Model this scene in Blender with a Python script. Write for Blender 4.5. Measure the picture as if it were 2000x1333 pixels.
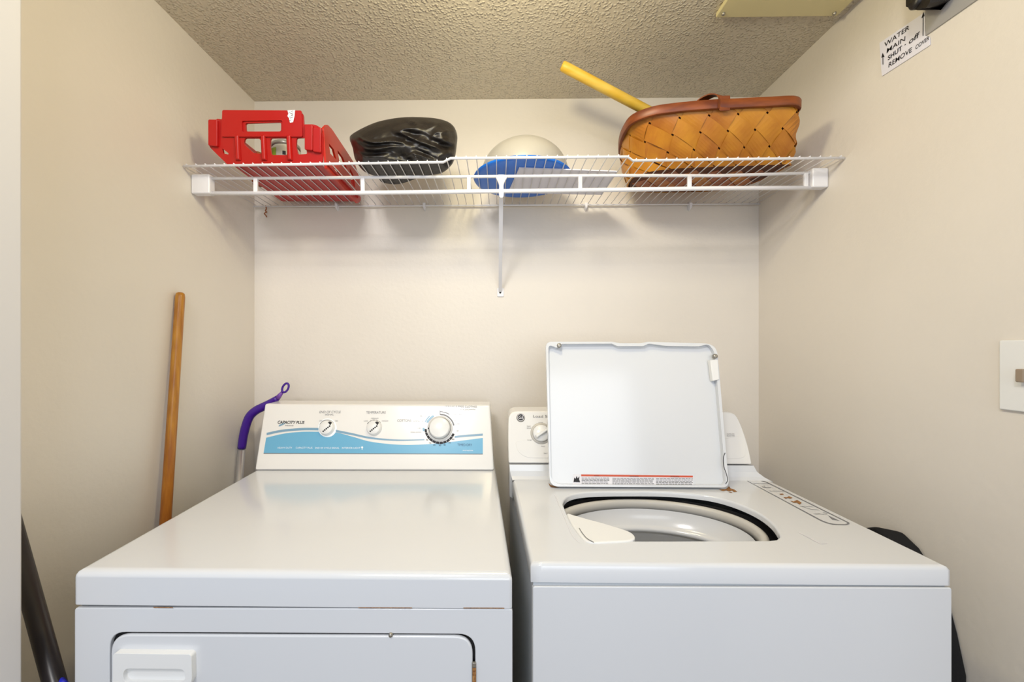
import bpy, bmesh, math, random
from mathutils import Vector, Matrix, noise
random.seed(7)
C = bpy.context.scene.collection
for o in list(bpy.data.objects): bpy.data.objects.remove(o)
HC = 1.27                      # camera height above the floor
F, CX, CY = 800.0, 960.0, 680.0
YAW = math.radians(0.85)
CAM = Vector((0, 0, HC))
# ---------------------------------------------------------------- camera
cd = bpy.data.cameras.new('camera'); cam = bpy.data.objects.new('camera', cd); C.objects.link(cam)
cd.sensor_width = 36; cd.lens = F / 2000 * 36
cd.shift_x = (1000 - CX) / 2000; cd.shift_y = (CY - 666.5) / 2000
cd.clip_start = 0.02
cam.location = CAM; cam.rotation_euler = (math.pi / 2, 0, YAW)
S = bpy.context.scene; S.camera = cam
# ---------------------------------------------------------------- light
vs = S.view_settings; vs.view_transform = 'Standard'; vs.look = 'None'; vs.gamma = 1; vs.exposure = 0.12
w = bpy.data.worlds.new('daylight'); S.world = w; w.use_nodes = True
w.node_tree.nodes['Background'].inputs[0].default_value = (0.80, 0.88, 1.0, 1)
w.node_tree.nodes['Background'].inputs[1].default_value = 0.46
def area(name, loc, target, sx, sy, power, col, shape='RECTANGLE'):
    l = bpy.data.lights.new(name, 'AREA'); l.shape = shape; l.size = sx; l.size_y = sy; l.energy = power; l.color = col
    o = bpy.data.objects.new(name, l); C.objects.link(o); o.location = loc
    o.rotation_euler = (Vector(target) - Vector(loc)).to_track_quat('-Z', 'Y').to_euler(); return o
pl_ = bpy.data.lights.new('closet_lamp', 'POINT'); pl_.energy = 10.5; pl_.color = (1.0, 0.88, 0.56); pl_.shadow_soft_size = .06
po_ = bpy.data.objects.new('closet_lamp', pl_); C.objects.link(po_); po_.location = (0.0, 0.62, HC + 0.72)
area('room_lamp', (-0.45, -0.55, HC + 1.10), (0.0, 1.2, 1.1), 0.35, 0.35, 15.5, (1.0, 0.97, 0.95))
area('window_daylight', (0.5, -2.2, 1.5), (0.0, 1.4, 1.2), 1.8, 1.5, 27, (0.88, 0.93, 1.0))
# ---------------------------------------------------------------- pixel helpers
cs, sn = math.cos(YAW), math.sin(YAW)
def ray(x, y):
    a = (x - CX) / F; b = (CY - y) / F
    return Vector((a * cs - sn, a * sn + cs, b))
def PP(x, y, p, n):
    r = ray(x, y); return CAM + r * ((p - CAM).dot(n) / r.dot(n))
def PY(x, y, Y): return PP(x, y, Vector((0, Y, 0)), Vector((0, 1, 0)))
def PX(x, y, X): return PP(x, y, Vector((X, 0, 0)), Vector((1, 0, 0)))
def PZ(x, y, z): return PP(x, y, Vector((0, 0, HC + z)), Vector((0, 0, 1)))
# ---------------------------------------------------------------- materials
def lin(c):
    return tuple(((v / 255) / 12.92 if v / 255 <= .04045 else ((v / 255 + .055) / 1.055) ** 2.4) for v in c)
MATS = {}
def mat(name, rgb, rough=.5, metal=0, bump=0, bscale=40, var=0, vscale=6, stretch=None, trans=0, coat=0, rgb2=None, detail=4, sheen=0):
    if name in MATS: return MATS[name]
    m = bpy.data.materials.new(name); m.use_nodes = True; nt = m.node_tree; b = nt.nodes['Principled BSDF']
    c = lin(rgb); b.inputs['Base Color'].default_value = (*c, 1)
    b.inputs['Roughness'].default_value = rough; b.inputs['Metallic'].default_value = metal
    b.inputs['Transmission Weight'].default_value = trans; b.inputs['Coat Weight'].default_value = coat
    b.inputs['Coat Roughness'].default_value = .12
    tc = nt.nodes.new('ShaderNodeTexCoord'); mp = nt.nodes.new('ShaderNodeMapping')
    nt.links.new(tc.outputs['Object'], mp.inputs[0])
    if stretch: mp.inputs['Scale'].default_value = stretch
    if var or rgb2:
        n = nt.nodes.new('ShaderNodeTexNoise'); n.inputs['Scale'].default_value = vscale; n.inputs['Detail'].default_value = 5
        nt.links.new(mp.outputs[0], n.inputs[0])
        r = nt.nodes.new('ShaderNodeValToRGB'); nt.links.new(n.outputs[0], r.inputs[0])
        c2 = lin(rgb2) if rgb2 else tuple(v * (1 - var) for v in c)
        r.color_ramp.elements[0].position = .35; r.color_ramp.elements[1].position = .65
        r.color_ramp.elements[0].color = (*c2, 1); r.color_ramp.elements[1].color = (*c, 1)
        nt.links.new(r.outputs[0], b.inputs['Base Color'])
    if bump:
        n = nt.nodes.new('ShaderNodeTexNoise'); n.inputs['Scale'].default_value = bscale; n.inputs['Detail'].default_value = detail
        nt.links.new(mp.outputs[0], n.inputs[0])
        bp = nt.nodes.new('ShaderNodeBump'); bp.inputs['Strength'].default_value = 1; bp.inputs['Distance'].default_value = bump
        nt.links.new(n.outputs[0], bp.inputs['Height']); nt.links.new(bp.outputs[0], b.inputs['Normal'])
    MATS[name] = m; return m
def M(n): return MATS[n]
mat('wall_paint', (227, 220, 210), .42, bump=.0006, bscale=70, var=.05, vscale=2.2)
mat('floor_vinyl', (150, 135, 115), .5, var=.2)
mat('trim_white', (214, 212, 212), .35)
mat('enamel', (216, 218, 221), .16, coat=.4)
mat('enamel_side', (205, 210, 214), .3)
mat('plastic_white', (232, 232, 230), .28)
mat('console_white', (232, 230, 226), .22, coat=.3)
mat('dark_gap', (22, 20, 20), .8)
mat('rust', (176, 128, 72), .8, rgb2=(110, 62, 24), vscale=220)
mat('wire_coat', (232, 231, 234), .3)
mat('red_plastic', (172, 14, 9), .3)
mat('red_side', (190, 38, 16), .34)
mat('black_bag', (25, 20, 17), .42, bump=.0010, bscale=90)
mat('black_cloth', (8, 7, 9), .85, bump=.001, bscale=200)
mat('blue_plastic', (14, 112, 218), .3)
mat('grey_dome', (168, 164, 156), .3)
mat('paper', (226, 225, 236), .6)
mat('rim_wood', (138, 70, 26), .45, rgb2=(98, 42, 14), vscale=14, stretch=(1, 1, 5))
mat('splint_amber', (186, 120, 34), .45, rgb2=(160, 94, 24), vscale=16)
mat('splint_honey', (196, 134, 32), .45, rgb2=(172, 106, 24), vscale=14)
mat('splint_orange', (172, 102, 32), .45, rgb2=(144, 76, 24), vscale=14)
mat('splint_brown', (160, 84, 26), .45, rgb2=(120, 56, 18), vscale=14)
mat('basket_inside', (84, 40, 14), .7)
mat('yellow_dowel', (236, 200, 92), .45, rgb2=(224, 178, 50), vscale=9, stretch=(1, 4, 4))
mat('broom_wood', (190, 134, 46), .35, rgb2=(160, 102, 34), vscale=22, stretch=(4, 4, .5))
mat('broom_wood_low', (176, 92, 30), .4, rgb2=(196, 112, 36), vscale=22, stretch=(4, 4, .5))
mat('purple_plastic', (66, 26, 140), .25)
mat('purple_light', (112, 66, 160), .3)
mat('aluminium', (200, 200, 204), .3, metal=.9)
mat('steel', (165, 160, 150), .35, metal=.8)
mat('grey_plate', (168, 166, 164), .45, metal=.15)
mat('black_pole', (38, 34, 36), .3)
mat('blue_grip', (30, 40, 190), .35)
mat('cream_panel', (220, 208, 160), .4)
mat('drum', (222, 223, 225), .22, coat=.3)
mat('drum_ring', (196, 192, 184), .35)
mat('ink', (30, 28, 32), .6)
mat('ink_soft', (120, 120, 124), .6)
mat('print_blue', (106, 172, 206), .3)
mat('print_slate', (124, 160, 184), .3)
mat('print_sky', (110, 158, 184), .3)
mat('print_white', (240, 244, 246), .3)
mat('print_navy', (28, 74, 112), .4)
mat('print_grey', (112, 112, 112), .4)
mat('warning_orange', (206, 84, 50), .5)
mat('label_white', (230, 228, 232), .5)
mat('jar_body', (206, 208, 196), .3)
mat('jar_green', (150, 190, 40), .4)
mat('jar_lid', (160, 158, 150), .3, metal=.4)
mat('brown_stuff', (150, 92, 56), .7)
mat('brass_key', (150, 132, 112), .4)
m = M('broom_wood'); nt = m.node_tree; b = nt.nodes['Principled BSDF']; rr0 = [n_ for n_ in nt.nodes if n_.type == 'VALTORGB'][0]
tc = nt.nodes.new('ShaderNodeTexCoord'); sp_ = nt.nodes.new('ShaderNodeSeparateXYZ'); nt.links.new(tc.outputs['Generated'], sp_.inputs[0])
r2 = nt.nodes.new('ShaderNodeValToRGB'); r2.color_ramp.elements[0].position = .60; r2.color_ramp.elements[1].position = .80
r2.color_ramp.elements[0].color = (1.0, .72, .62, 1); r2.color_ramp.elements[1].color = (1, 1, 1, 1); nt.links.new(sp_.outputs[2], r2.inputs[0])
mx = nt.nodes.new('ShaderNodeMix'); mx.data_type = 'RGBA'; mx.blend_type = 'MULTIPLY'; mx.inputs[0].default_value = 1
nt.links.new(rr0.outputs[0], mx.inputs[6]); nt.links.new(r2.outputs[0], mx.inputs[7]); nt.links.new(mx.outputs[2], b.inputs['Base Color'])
# ceiling: sprayed texture, real bump
m = mat('ceiling_texture', (206, 196, 176), .30)
nt = m.node_tree; b = nt.nodes['Principled BSDF']
tc = nt.nodes.new('ShaderNodeTexCoord'); v = nt.nodes.new('ShaderNodeTexVoronoi'); v.inputs['Scale'].default_value = 150; v.feature = 'SMOOTH_F1'
n = nt.nodes.new('ShaderNodeTexNoise'); n.inputs['Scale'].default_value = 95; n.inputs['Detail'].default_value = 3
nt.links.new(tc.outputs['Object'], n.inputs[0]); nt.links.new(tc.outputs['Object'], v.inputs['Vector'])
rp = nt.nodes.new('ShaderNodeValToRGB'); rp.color_ramp.elements[0].position = .10; rp.color_ramp.elements[1].position = .48
rp.color_ramp.elements[0].color = (1, 1, 1, 1); rp.color_ramp.elements[1].color = (0, 0, 0, 1)
nt.links.new(v.outputs['Distance'], rp.inputs[0])
n2 = nt.nodes.new('ShaderNodeTexNoise'); n2.inputs['Scale'].default_value = 38; nt.links.new(tc.outputs['Object'], n2.inputs[0])
r3 = nt.nodes.new('ShaderNodeValToRGB'); r3.color_ramp.elements[0].color = (.5, .5, .5, 1); r3.color_ramp.elements[0].position = .40; r3.color_ramp.elements[1].position = .60; nt.links.new(n2.outputs[0], r3.inputs[0])
mu = nt.nodes.new('ShaderNodeMath'); mu.operation = 'MULTIPLY'; nt.links.new(rp.outputs[0], mu.inputs[0]); nt.links.new(r3.outputs[0], mu.inputs[1])
bp = nt.nodes.new('ShaderNodeBump'); bp.inputs['Distance'].default_value = .0036; bp.inputs['Strength'].default_value = 1
nt.links.new(mu.outputs[0], bp.inputs['Height']); nt.links.new(bp.outputs[0], b.inputs['Normal'])
# ---------------------------------------------------------------- object helpers
def link(name, me, m, parent=None, smooth=False):
    o = bpy.data.objects.new(name, me); C.objects.link(o)
    if m: 
        me.materials.clear(); me.materials.append(m if not isinstance(m, str) else MATS[m])
    if smooth:
        for p in me.polygons: p.use_smooth = True
    # move the origin to the mesh centre
    cen = sum((v.co for v in me.vertices), Vector()) / max(1, len(me.vertices))
    me.transform(Matrix.Translation(-cen)); o.location = cen
    if parent:
        o.parent = parent
        off = Vector(parent['base']); 
        o.location = cen - off; 
    o['base'] = tuple(cen)
    return o
def thing(name, loc, label, cat, group=None):
    o = bpy.data.objects.new(name, None); C.objects.link(o); o.location = loc; o['base'] = tuple(loc)
    o.empty_display_size = .05
    tag(o, label, cat, group); return o
def tag(o, label, cat, group=None):
    o['label'] = label; o['category'] = cat
    if group: o['group'] = group
    return o
def struct(o): o['kind'] = 'structure'; return o
def bev(o, width, seg=3, ang=35):
    md = o.modifiers.new('bevel', 'BEVEL'); md.width = width; md.segments = seg; md.limit_method = 'ANGLE'; md.angle_limit = math.radians(ang)
    for p in o.data.polygons: p.use_smooth = True
    md.harden_normals = True
    return o
def mesh(name, verts, faces):
    me = bpy.data.meshes.new(name); me.from_pydata([tuple(v) for v in verts], [], faces); me.update()
    bm = bmesh.new(); bm.from_mesh(me); bmesh.ops.recalc_face_normals(bm, faces=bm.faces); bm.to_mesh(me); bm.free()
    return me
def loft_closed(A, B):
    n = len(A); return list(A) + list(B), [tuple(range(n))[::-1], tuple(range(n, 2 * n))] + [(i, (i + 1) % n, n + (i + 1) % n, n + i) for i in range(n)]
def solid(name, A, B, m, parent=None, bw=0, seg=3, smooth=False):
    v, f = loft_closed(A, B); o = link(name, mesh(name, v, f), m, parent, smooth)
    if bw: bev(o, bw, seg)
    return o
def box(name, x0, x1, y0, y1, z0, z1, m, parent=None, bw=0, seg=3):
    A = [Vector((x, y, z0)) for x, y in ((x0, y0), (x1, y0), (x1, y1), (x0, y1))]
    return solid(name, A, [v + Vector((0, 0, z1 - z0)) for v in A], m, parent, bw, seg)
def tube_geo(pts, r, k=10, closed=False):
    pts = [Vector(p) for p in pts]; n = len(pts); V = []; Fc = []
    rs = r if isinstance(r, (list, tuple)) else [r] * n
    up = None
    for i, p in enumerate(pts):
        if closed: t = (pts[(i + 1) % n] - pts[i - 1]).normalized()
        else: t = (pts[min(i + 1, n - 1)] - pts[max(i - 1, 0)]).normalized()
        if up is None:
            up = Vector((0, 0, 1)) if abs(t.z) < .9 else Vector((0, 1, 0))
        a = (up - t * up.dot(t)).normalized(); bvec = t.cross(a); up = a
        for j in range(k):
            an = 2 * math.pi * j / k; V.append(p + (a * math.cos(an) + bvec * math.sin(an)) * rs[i])
    for i in range(n if closed else n - 1):
        i2 = (i + 1) % n
        for j in range(k):
            Fc.append((i * k + j, i * k + (j + 1) % k, i2 * k + (j + 1) % k, i2 * k + j))
    if not closed: Fc += [tuple(range(k))[::-1], tuple(range((n - 1) * k, n * k))]
    return V, Fc
def tubes(name, list_of, m, parent=None, k=10):
    V = []; Fc = []
    for it in list_of:
        v, f = tube_geo(it[0], it[1], k, it[2] if len(it) > 2 else False); o = len(V); V += v; Fc += [tuple(i + o for i in q) for q in f]
    me = mesh(name, V, Fc); o = link(name, me, m, parent)
    for p in o.data.polygons: p.use_smooth = len(p.vertices) == 4
    return o
def lathe(name, prof, cen, m, parent=None, seg=64, axis=Vector((0, 0, 1)), smooth=True, sq=1):
    """prof: (radius, height) along axis from cen"""
    axis = axis.normalized(); a = Vector((1, 0, 0)); a = (a - axis * a.dot(axis)).normalized(); b2 = axis.cross(a)
    V = []; Fc = []
    for r, h in prof:
        for j in range(seg):
            t = 2 * math.pi * j / seg; V.append(Vector(cen) + axis * h + (a * math.cos(t) + b2 * math.sin(t) * sq) * r)
    for i in range(len(prof) - 1):
        for j in range(seg): Fc.append((i * seg + j, i * seg + (j + 1) % seg, (i + 1) * seg + (j + 1) % seg, (i + 1) * seg + j))
    if prof[0][0] > 1e-5: pass
    me = mesh(name, V, Fc); 
    bm = bmesh.new(); bm.from_mesh(me); bmesh.ops.remove_doubles(bm, verts=bm.verts, dist=1e-6)
    bmesh.ops.recalc_face_normals(bm, faces=bm.faces); bm.to_mesh(me); bm.free()
    return link(name, me, m, parent, smooth)
# planar things drawn in photograph pixels on a real plane of the room
class Plane:
    def __init__(s, p, n): s.p = Vector(p); s.n = Vector(n).normalized()
    def at(s, x, y, h=0): return PP(x, y, s.p + s.n * 0, s.n) + s.n * h
def curve_mesh(loops, thick=0, bevel=0):
    cu = bpy.data.curves.new('tmp', 'CURVE'); cu.dimensions = '2D'; cu.fill_mode = 'BOTH'
    for lp in loops:
        sp = cu.splines.new('POLY'); sp.points.add(len(lp) - 1); sp.use_cyclic_u = True
        for q, (x, y) in zip(sp.points, lp): q.co = (x / 100, -y / 100, 0, 1)
    cu.extrude = thick; cu.bevel_depth = bevel; cu.bevel_resolution = 2
    if bevel: cu.offset = -bevel
    o = bpy.data.objects.new('tmp', cu); C.objects.link(o)
    dg = bpy.context.evaluated_depsgraph_get(); me = bpy.data.meshes.new_from_object(o.evaluated_get(dg))
    bpy.data.objects.remove(o); bpy.data.curves.remove(cu)
    return me
def flat(name, loops, pl, m, parent=None, h=.0006):
    me = curve_mesh(loops)
    for v in me.vertices: v.co = pl.at(v.co.x * 100, -v.co.y * 100, h)
    return link(name, me, m, parent)
def plate(name, loops, pl, t, m, parent=None, h0=0, bw=0, seg=2, ang=50):
    """solid plate from height h0-t to h0 above the plane"""
    me = curve_mesh(loops, thick=1.0)
    for v in me.vertices:
        z = v.co.z; v.co = pl.at(v.co.x * 100, -v.co.y * 100, h0 if z > 0 else h0 - t)
    bm = bmesh.new(); bm.from_mesh(me); bmesh.ops.remove_doubles(bm, verts=bm.verts, dist=2e-5)
    bmesh.ops.recalc_face_normals(bm, faces=bm.faces); 
    bmesh.ops.dissolve_limit(bm, angle_limit=.02, verts=bm.verts, edges=bm.edges) if bw else None
    bm.to_mesh(me); bm.free()
    o = link(name, me, m, parent)
    if bw: bev(o, bw, seg, ang)
    return o
def rpoly(pts, rad, seg=6):
    """round the corners of a polygon; rad = number or list"""
    out = []; n = len(pts)
    for i, p in enumerate(pts):
        r = rad[i] if isinstance(rad, (list, tuple)) else rad
        p = Vector(p); a = Vector(pts[i - 1]) - p; b_ = Vector(pts[(i + 1) % n]) - p
        if r <= 0: out.append(tuple(p)); continue
        k = min(r, a.length * .49, b_.length * .49); A = p + a.normalized() * k; B = p + b_.normalized() * k
        for j in range(seg + 1):
            t = j / seg; q = A * (1 - t) ** 2 + p * 2 * t * (1 - t) + B * t * t; out.append((q.x, q.y))
    return out
def smoothpoly(pts, seg=6):
    out = []; n = len(pts); P = [Vector(p) for p in pts]
    for i in range(n):
        p0, p1, p2, p3 = P[i - 1], P[i], P[(i + 1) % n], P[(i + 2) % n]
        for j in range(seg):
            t = j / seg
            out.append(tuple(.5 * ((2 * p1) + (p2 - p0) * t + (2 * p0 - 5 * p1 + 4 * p2 - p3) * t * t + (3 * p1 - p0 - 3 * p2 + p3) * t ** 3)))
    return out
def circ(x, y, r, n=28, ry=None): return [(x + r * math.cos(2 * math.pi * i / n), y + (ry or r) * math.sin(2 * math.pi * i / n)) for i in range(n)]
def arc(x, y, r0, r1, a0, a1, n=14):
    """angles in degrees, 0 = up, clockwise"""
    P = []
    for i in range(n + 1):
        a = math.radians(a0 + (a1 - a0) * i / n); P.append((x + r1 * math.sin(a), y - r1 * math.cos(a)))
    for i in range(n, -1, -1):
        a = math.radians(a0 + (a1 - a0) * i / n); P.append((x + r0 * math.sin(a), y - r0 * math.cos(a)))
    return P
def stroke(pts, wd):
    P = [Vector(p) for p in pts]; L = []; R = []
    for i, p in enumerate(P):
        t = (P[min(i + 1, len(P) - 1)] - P[max(i - 1, 0)]).normalized(); nn = Vector((-t.y, t.x)) * wd / 2
        L.append(tuple(p + nn)); R.append(tuple(p - nn))
    return L + R[::-1]
def text_geo(s, p0, p1, cap, pl, skew=0, bold=0, h=.0008, up=None):
    """text whose baseline runs from pixel p0 to p1 with cap height in pixels"""
    cu = bpy.data.curves.new('t', 'FONT'); cu.body = s; cu.size = 1; cu.offset = bold
    o = bpy.data.objects.new('t', cu); C.objects.link(o); dg = bpy.context.evaluated_depsgraph_get()
    me = bpy.data.meshes.new_from_object(o.evaluated_get(dg)); bpy.data.objects.remove(o)
    xs = [v.co.x for v in me.vertices]; x0, x1 = min(xs), max(xs); top = .70
    d = Vector(p1) - Vector(p0); u = Vector(up) if up else Vector((0, -cap))
    V = []
    for v in me.vertices:
        a = (v.co.x - x0) / (x1 - x0); b2 = v.co.y / top
        q = Vector(p0) + d * a + u * b2 + d.normalized() * (skew * cap * b2)
        V.append(pl.at(q.x, q.y, h))
    Fc = [tuple(p.vertices) for p in me.polygons]; bpy.data.meshes.remove(me)
    return V, Fc
def texts(name, items, pl, m, parent, h=.0008):
    for it in items: texts1(name, [it], pl, m, parent, h)
def texts1(name, items, pl, m, parent, h=.0008):
    V = []; Fc = []
    for it in items:
        v, f = text_geo(*it[:4], pl, **(it[4] if len(it) > 4 else {}), h=h); o = len(V); V += v; Fc += [tuple(i + o for i in q) for q in f]
    me = bpy.data.meshes.new(name); me.from_pydata([tuple(v) for v in V], [], Fc); me.update()
    return link(name, me, m, parent)
def flats_each(name, loops_list, pl, m, parent, h=.0006): return [flats(name, [l], pl, m, parent, h) for l in loops_list]
def flats(name, loops_list, pl, m, parent, h=.0006):
    V = []; Fc = []
    for loops in loops_list:
        if loops and not isinstance(loops[0][0], (list, tuple)): loops = [loops]
        me = curve_mesh(loops); o = len(V)
        V += [pl.at(v.co.x * 100, -v.co.y * 100, h) for v in me.vertices]; Fc += [tuple(i + o for i in p.vertices) for p in me.polygons]
        bpy.data.meshes.remove(me)
    me = bpy.data.meshes.new(name); me.from_pydata([tuple(v) for v in V], [], Fc); me.update()
    return link(name, me, m, parent)
def child_base(o, parent):  # world centre of a part, so that sub-parts can hang from it
    return o
# ================================================================ room
D = 1.40
XL = PY(497, 400, D).x; XR = PY(1482, 400, D).x
ZC = PY(990, 194, D).z
struct(box('wall_back', XL - .06, XR + .06, D, D + .06, -.02, ZC + .02, 'wall_paint'))
struct(box('wall_left', XL - .06, XL, .60, D, -.02, ZC + .02, 'wall_paint'))
struct(box('wall_right', XR, XR + .06, -.25, D, -.02, ZC + .02, 'wall_paint'))
struct(box('ceiling', XL - .06, XR + .06, .50, D + .06, ZC, ZC + .05, 'ceiling_texture'))
struct(box('floor', -1.6, 1.6, -.8, D + .06, -.05, 0, 'floor_vinyl'))
XJ = PY(45, 600, .60).x
struct(box('trim_1', -1.45, XJ, .50, .60, 0, ZC + .02, 'trim_white', bw=.004))
BACK = Plane((0, D, 0), (0, -1, 0)); RIGHT = Plane((XR, 0, 0), (-1, 0, 0)); LEFT = Plane((XL, 0, 0), (1, 0, 0)); CEIL = Plane((0, 0, ZC), (0, 0, -1))

# ================================================================ ceiling panel
a = PZ(1397, 26, ZC - HC); b_ = PZ(1640, 18, ZC - HC)
x0, x1, y1 = a.x, b_.x, a.y
t = thing('access_panel', ((x0 + x1) / 2, y1 - .16, ZC), 'square cream cover panel screwed flat to the textured ceiling', 'panel')
box('cover_plate', x0, x1, y1 - .34, y1, ZC - .012, ZC - .0005, 'cream_panel', t, .003)
for px in ((x0 + .012, y1 - .015), (x1 - .016, y1 - .012)):
    lathe('screw', [(0, .005), (.003, .0045), (.0042, .003), (.0042, -.001)], (px[0], px[1], ZC - .013), 'steel', t, 12, Vector((0, 0, -1)))

# ================================================================ wire shelf
ZS = PY(990, 403.5, D).z                     # deck level
zs = ZS - HC
t = thing('wire_shelf', (0, D, ZS), 'long white wire shelf with a lower rail across the back of the alcove', 'shelf')
def SZ(x, y): return PZ(x, y, zs)
front = [SZ(346, 325), SZ(600, 321), SZ(866, 317), SZ(880, 309.5), SZ(1050, 308), SZ(1226, 306.5), SZ(1236, 314), SZ(1450, 311), SZ(1662, 308.5)]
front[0].x = XL + .004; front[-1].x = XR - .004
def front_y(x):
    for i in range(len(front) - 1):
        if front[i].x <= x <= front[i + 1].x:
            k = (x - front[i].x) / max(1e-6, front[i + 1].x - front[i].x); return front[i].y * (1 - k) + front[i + 1].y * k
    return front[0].y if x < front[0].x else front[-1].y
wires = []
nW = 67
for i in range(nW):
    x = XL + .012 + (XR - XL - .024) * i / (nW - 1); y0 = front_y(x)
    wires.append(([(x, y0 - .003, ZS + .004), (x, y0 + .006, ZS + .0045), (x, D - .012, ZS + .0045)], .00135))
tubes('wire_deck', wires, 'wire_coat', t, 6)
tubes('front_rod', [(front, .0034)], 'wire_coat', t)
tubes('back_rod', [([(XL + .004, D - .012, ZS), (XR - .004, D - .012, ZS)], .003)], 'wire_coat', t)
YR = 1.118
def RY(x, y): return PY(x, y, YR)
mid = None and tubes('middle_rod', [([(XL + .006, 1.24, ZS + .0005), (XR - .006, 1.24, ZS + .0005)], .0025)], 'wire_coat', t)
up_pts = [RY(412, 349), RY(700, 347), RY(960, 345), RY(1200, 343), RY(1400, 343.5), RY(1588, 338)]
lo_pts = [RY(412, 378), RY(700, 377), RY(960, 374), RY(1200, 371), RY(1400, 368), RY(1588, 367)]
tubes('upper_rail', [(up_pts, .0042)], 'wire_coat', t)
tubes('lower_rail', [(lo_pts, .0058)], 'wire_coat', t)
for x, ya, yb in ((500, 349, 378), (709, 347, 377), (916, 345, 374), (1133, 343, 371), (1346, 343, 369), (1573, 339, 367)):
    A = RY(x, ya); B = RY(x, yb); w2 = .0055
    box('rail_strut', A.x - w2, A.x + w2, YR - .005, YR + .003, B.z, A.z, 'wire_coat', t, .002)
for side in (-1, 1):
    if side < 0: xa, xb = XL + .0005, RY(415, 360).x; zt, zb = RY(400, 343).z, RY(400, 381).z
    else: xa, xb = RY(1581, 360).x, XR - .0005; zt, zb = RY(1600, 331).z, RY(1600, 369).z
    o = box('end_bracket', xa, xb, YR - .012, YR + .012, zb, zt, 'wire_coat', t, .004)
# diagonal brace
top = RY(979, 350); foot = PY(977, 575, D)
hx = top.x; fx = foot.x
br = solid('brace', [Vector((hx - .006, YR + .004, top.z - .012)), Vector((hx + .006, YR + .004, top.z - .012)), Vector((hx + .006, YR + .012, top.z - .012)), Vector((hx - .006, YR + .012, top.z - .012))],
      [Vector((fx - .0055, D - .010, foot.z + .012)), Vector((fx + .0055, D - .010, foot.z + .012)), Vector((fx + .0055, D - .003, foot.z + .006)), Vector((fx - .0055, D - .003, foot.z + .006))], 'wire_coat', t, .0015)
BP = Plane((0, YR - .006, 0), (0, -1, 0))
plate('brace_hook', [smoothpoly([(968, 343), (979, 341), (991, 343), (987, 352), (983.5, 362), (983.5, 384), (975, 384), (975, 362), (971, 352)], 3)], BP, .01, 'wire_coat', t, .0, .001)
fp = plate('brace_foot', [rpoly([(971, 563), (984, 563), (984, 580), (971, 580)], 2)], BACK, .003, 'wire_coat', t, .0035, .0008)
lathe('screw', [(0, .001), (.003, .0005), (.0036, 0)], PY(977, 572, D) + Vector((0, -.004, 0)), 'dark_gap', t, 12, Vector((0, -1, 0)))
for x in (660, 830, 1143, 1345):
    p = PY(x, 404, D)
    cl = solid('wall_clip', [p + Vector(q) for q in ((-.005, 0, .008), (.005, 0, .008), (.005, 0, -.010), (0, 0, -.017), (-.005, 0, -.010))],
          [p + Vector(q) for q in ((-.005, -.018, .008), (.005, -.018, .008), (.004, -.018, -.006), (0, -.012, -.014), (-.004, -.018, -.006))], 'wire_coat', t, .001)

# ================================================================ appliances
ZD = HC - .352                                # dryer top
FL, FR, BR, BL = PZ(147, 1117, -.352), PZ(1001, 1121, -.352), PZ(969, 921, -.352), PZ(492, 922, -.352)
def ext(a, b2, Y):
    k = (Y - a.y) / (b2.y - a.y); return a + (b2 - a) * k
YDF = (FL.y + FR.y) / 2
BLr, BRr = ext(FL, BL, 1.335), ext(FR, BR, 1.335)
dry = thing('clothes_dryer', (-.33, .95, 0), 'white front-loading dryer with a blue wave on its control panel, left of the washer', 'dryer')
quad = [Vector((PY(143, 1150, YDF).x, YDF, 0)), Vector((PY(1001, 1150, YDF).x, YDF, 0)), Vector((BRr.x, 1.335, 0)), Vector((BLr.x, 1.335, 0))]
zl = PY(500, 1187, YDF).z
def at_z(q, z, ins=0):
    c = sum(q, Vector()) / 4
    out = []
    for p in q:
        d = (p - c); out.append(Vector((p.x - math.copysign(ins, d.x), p.y - math.copysign(ins, d.y), z)))
    return out
def rings_solid(name, rings, m, par, split=40):
    n = len(rings[0]); V = [v for r in rings for v in r]; Fc = [tuple(range(n))[::-1], tuple(range((len(rings) - 1) * n, len(rings) * n))]
    for i in range(len(rings) - 1):
        for j in range(n): Fc.append((i * n + j, i * n + (j + 1) % n, (i + 1) * n + (j + 1) % n, (i + 1) * n + j))
    o = link(name, mesh(name, V, Fc), m, par, True)
    md = o.modifiers.new('wn', 'WEIGHTED_NORMAL'); md.keep_sharp = True; md.weight = 100
    return o
def rq(q, z, ins, rad=.007):
    P = at_z(q, z, ins); return [Vector((a, b2, z)) for a, b2 in rpoly([(p_.x, p_.y) for p_ in P], max(rad - ins, .003), 5)]
lid = rings_solid('top_panel', [rq(quad, z_, i_) for z_, i_ in ((zl + .0005, .0016), (zl + .0009, .0005), (zl + .0018, 0), (ZD - .011, 0), (ZD - .0075, .0008), (ZD - .0035, .0035), (ZD - .001, .0075), (ZD, .0125))], 'enamel', dry)
qb = [q_.copy() for q_ in quad]
for q_ in qb[:2]: q_.y += .009
body = solid('cabinet', at_z(qb, .0, .0005), at_z(qb, zl - .0015, .0005), 'enamel', dry, .004)
DF = Plane((0, YDF + .0005, 0), (0, -1, 0))
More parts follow.
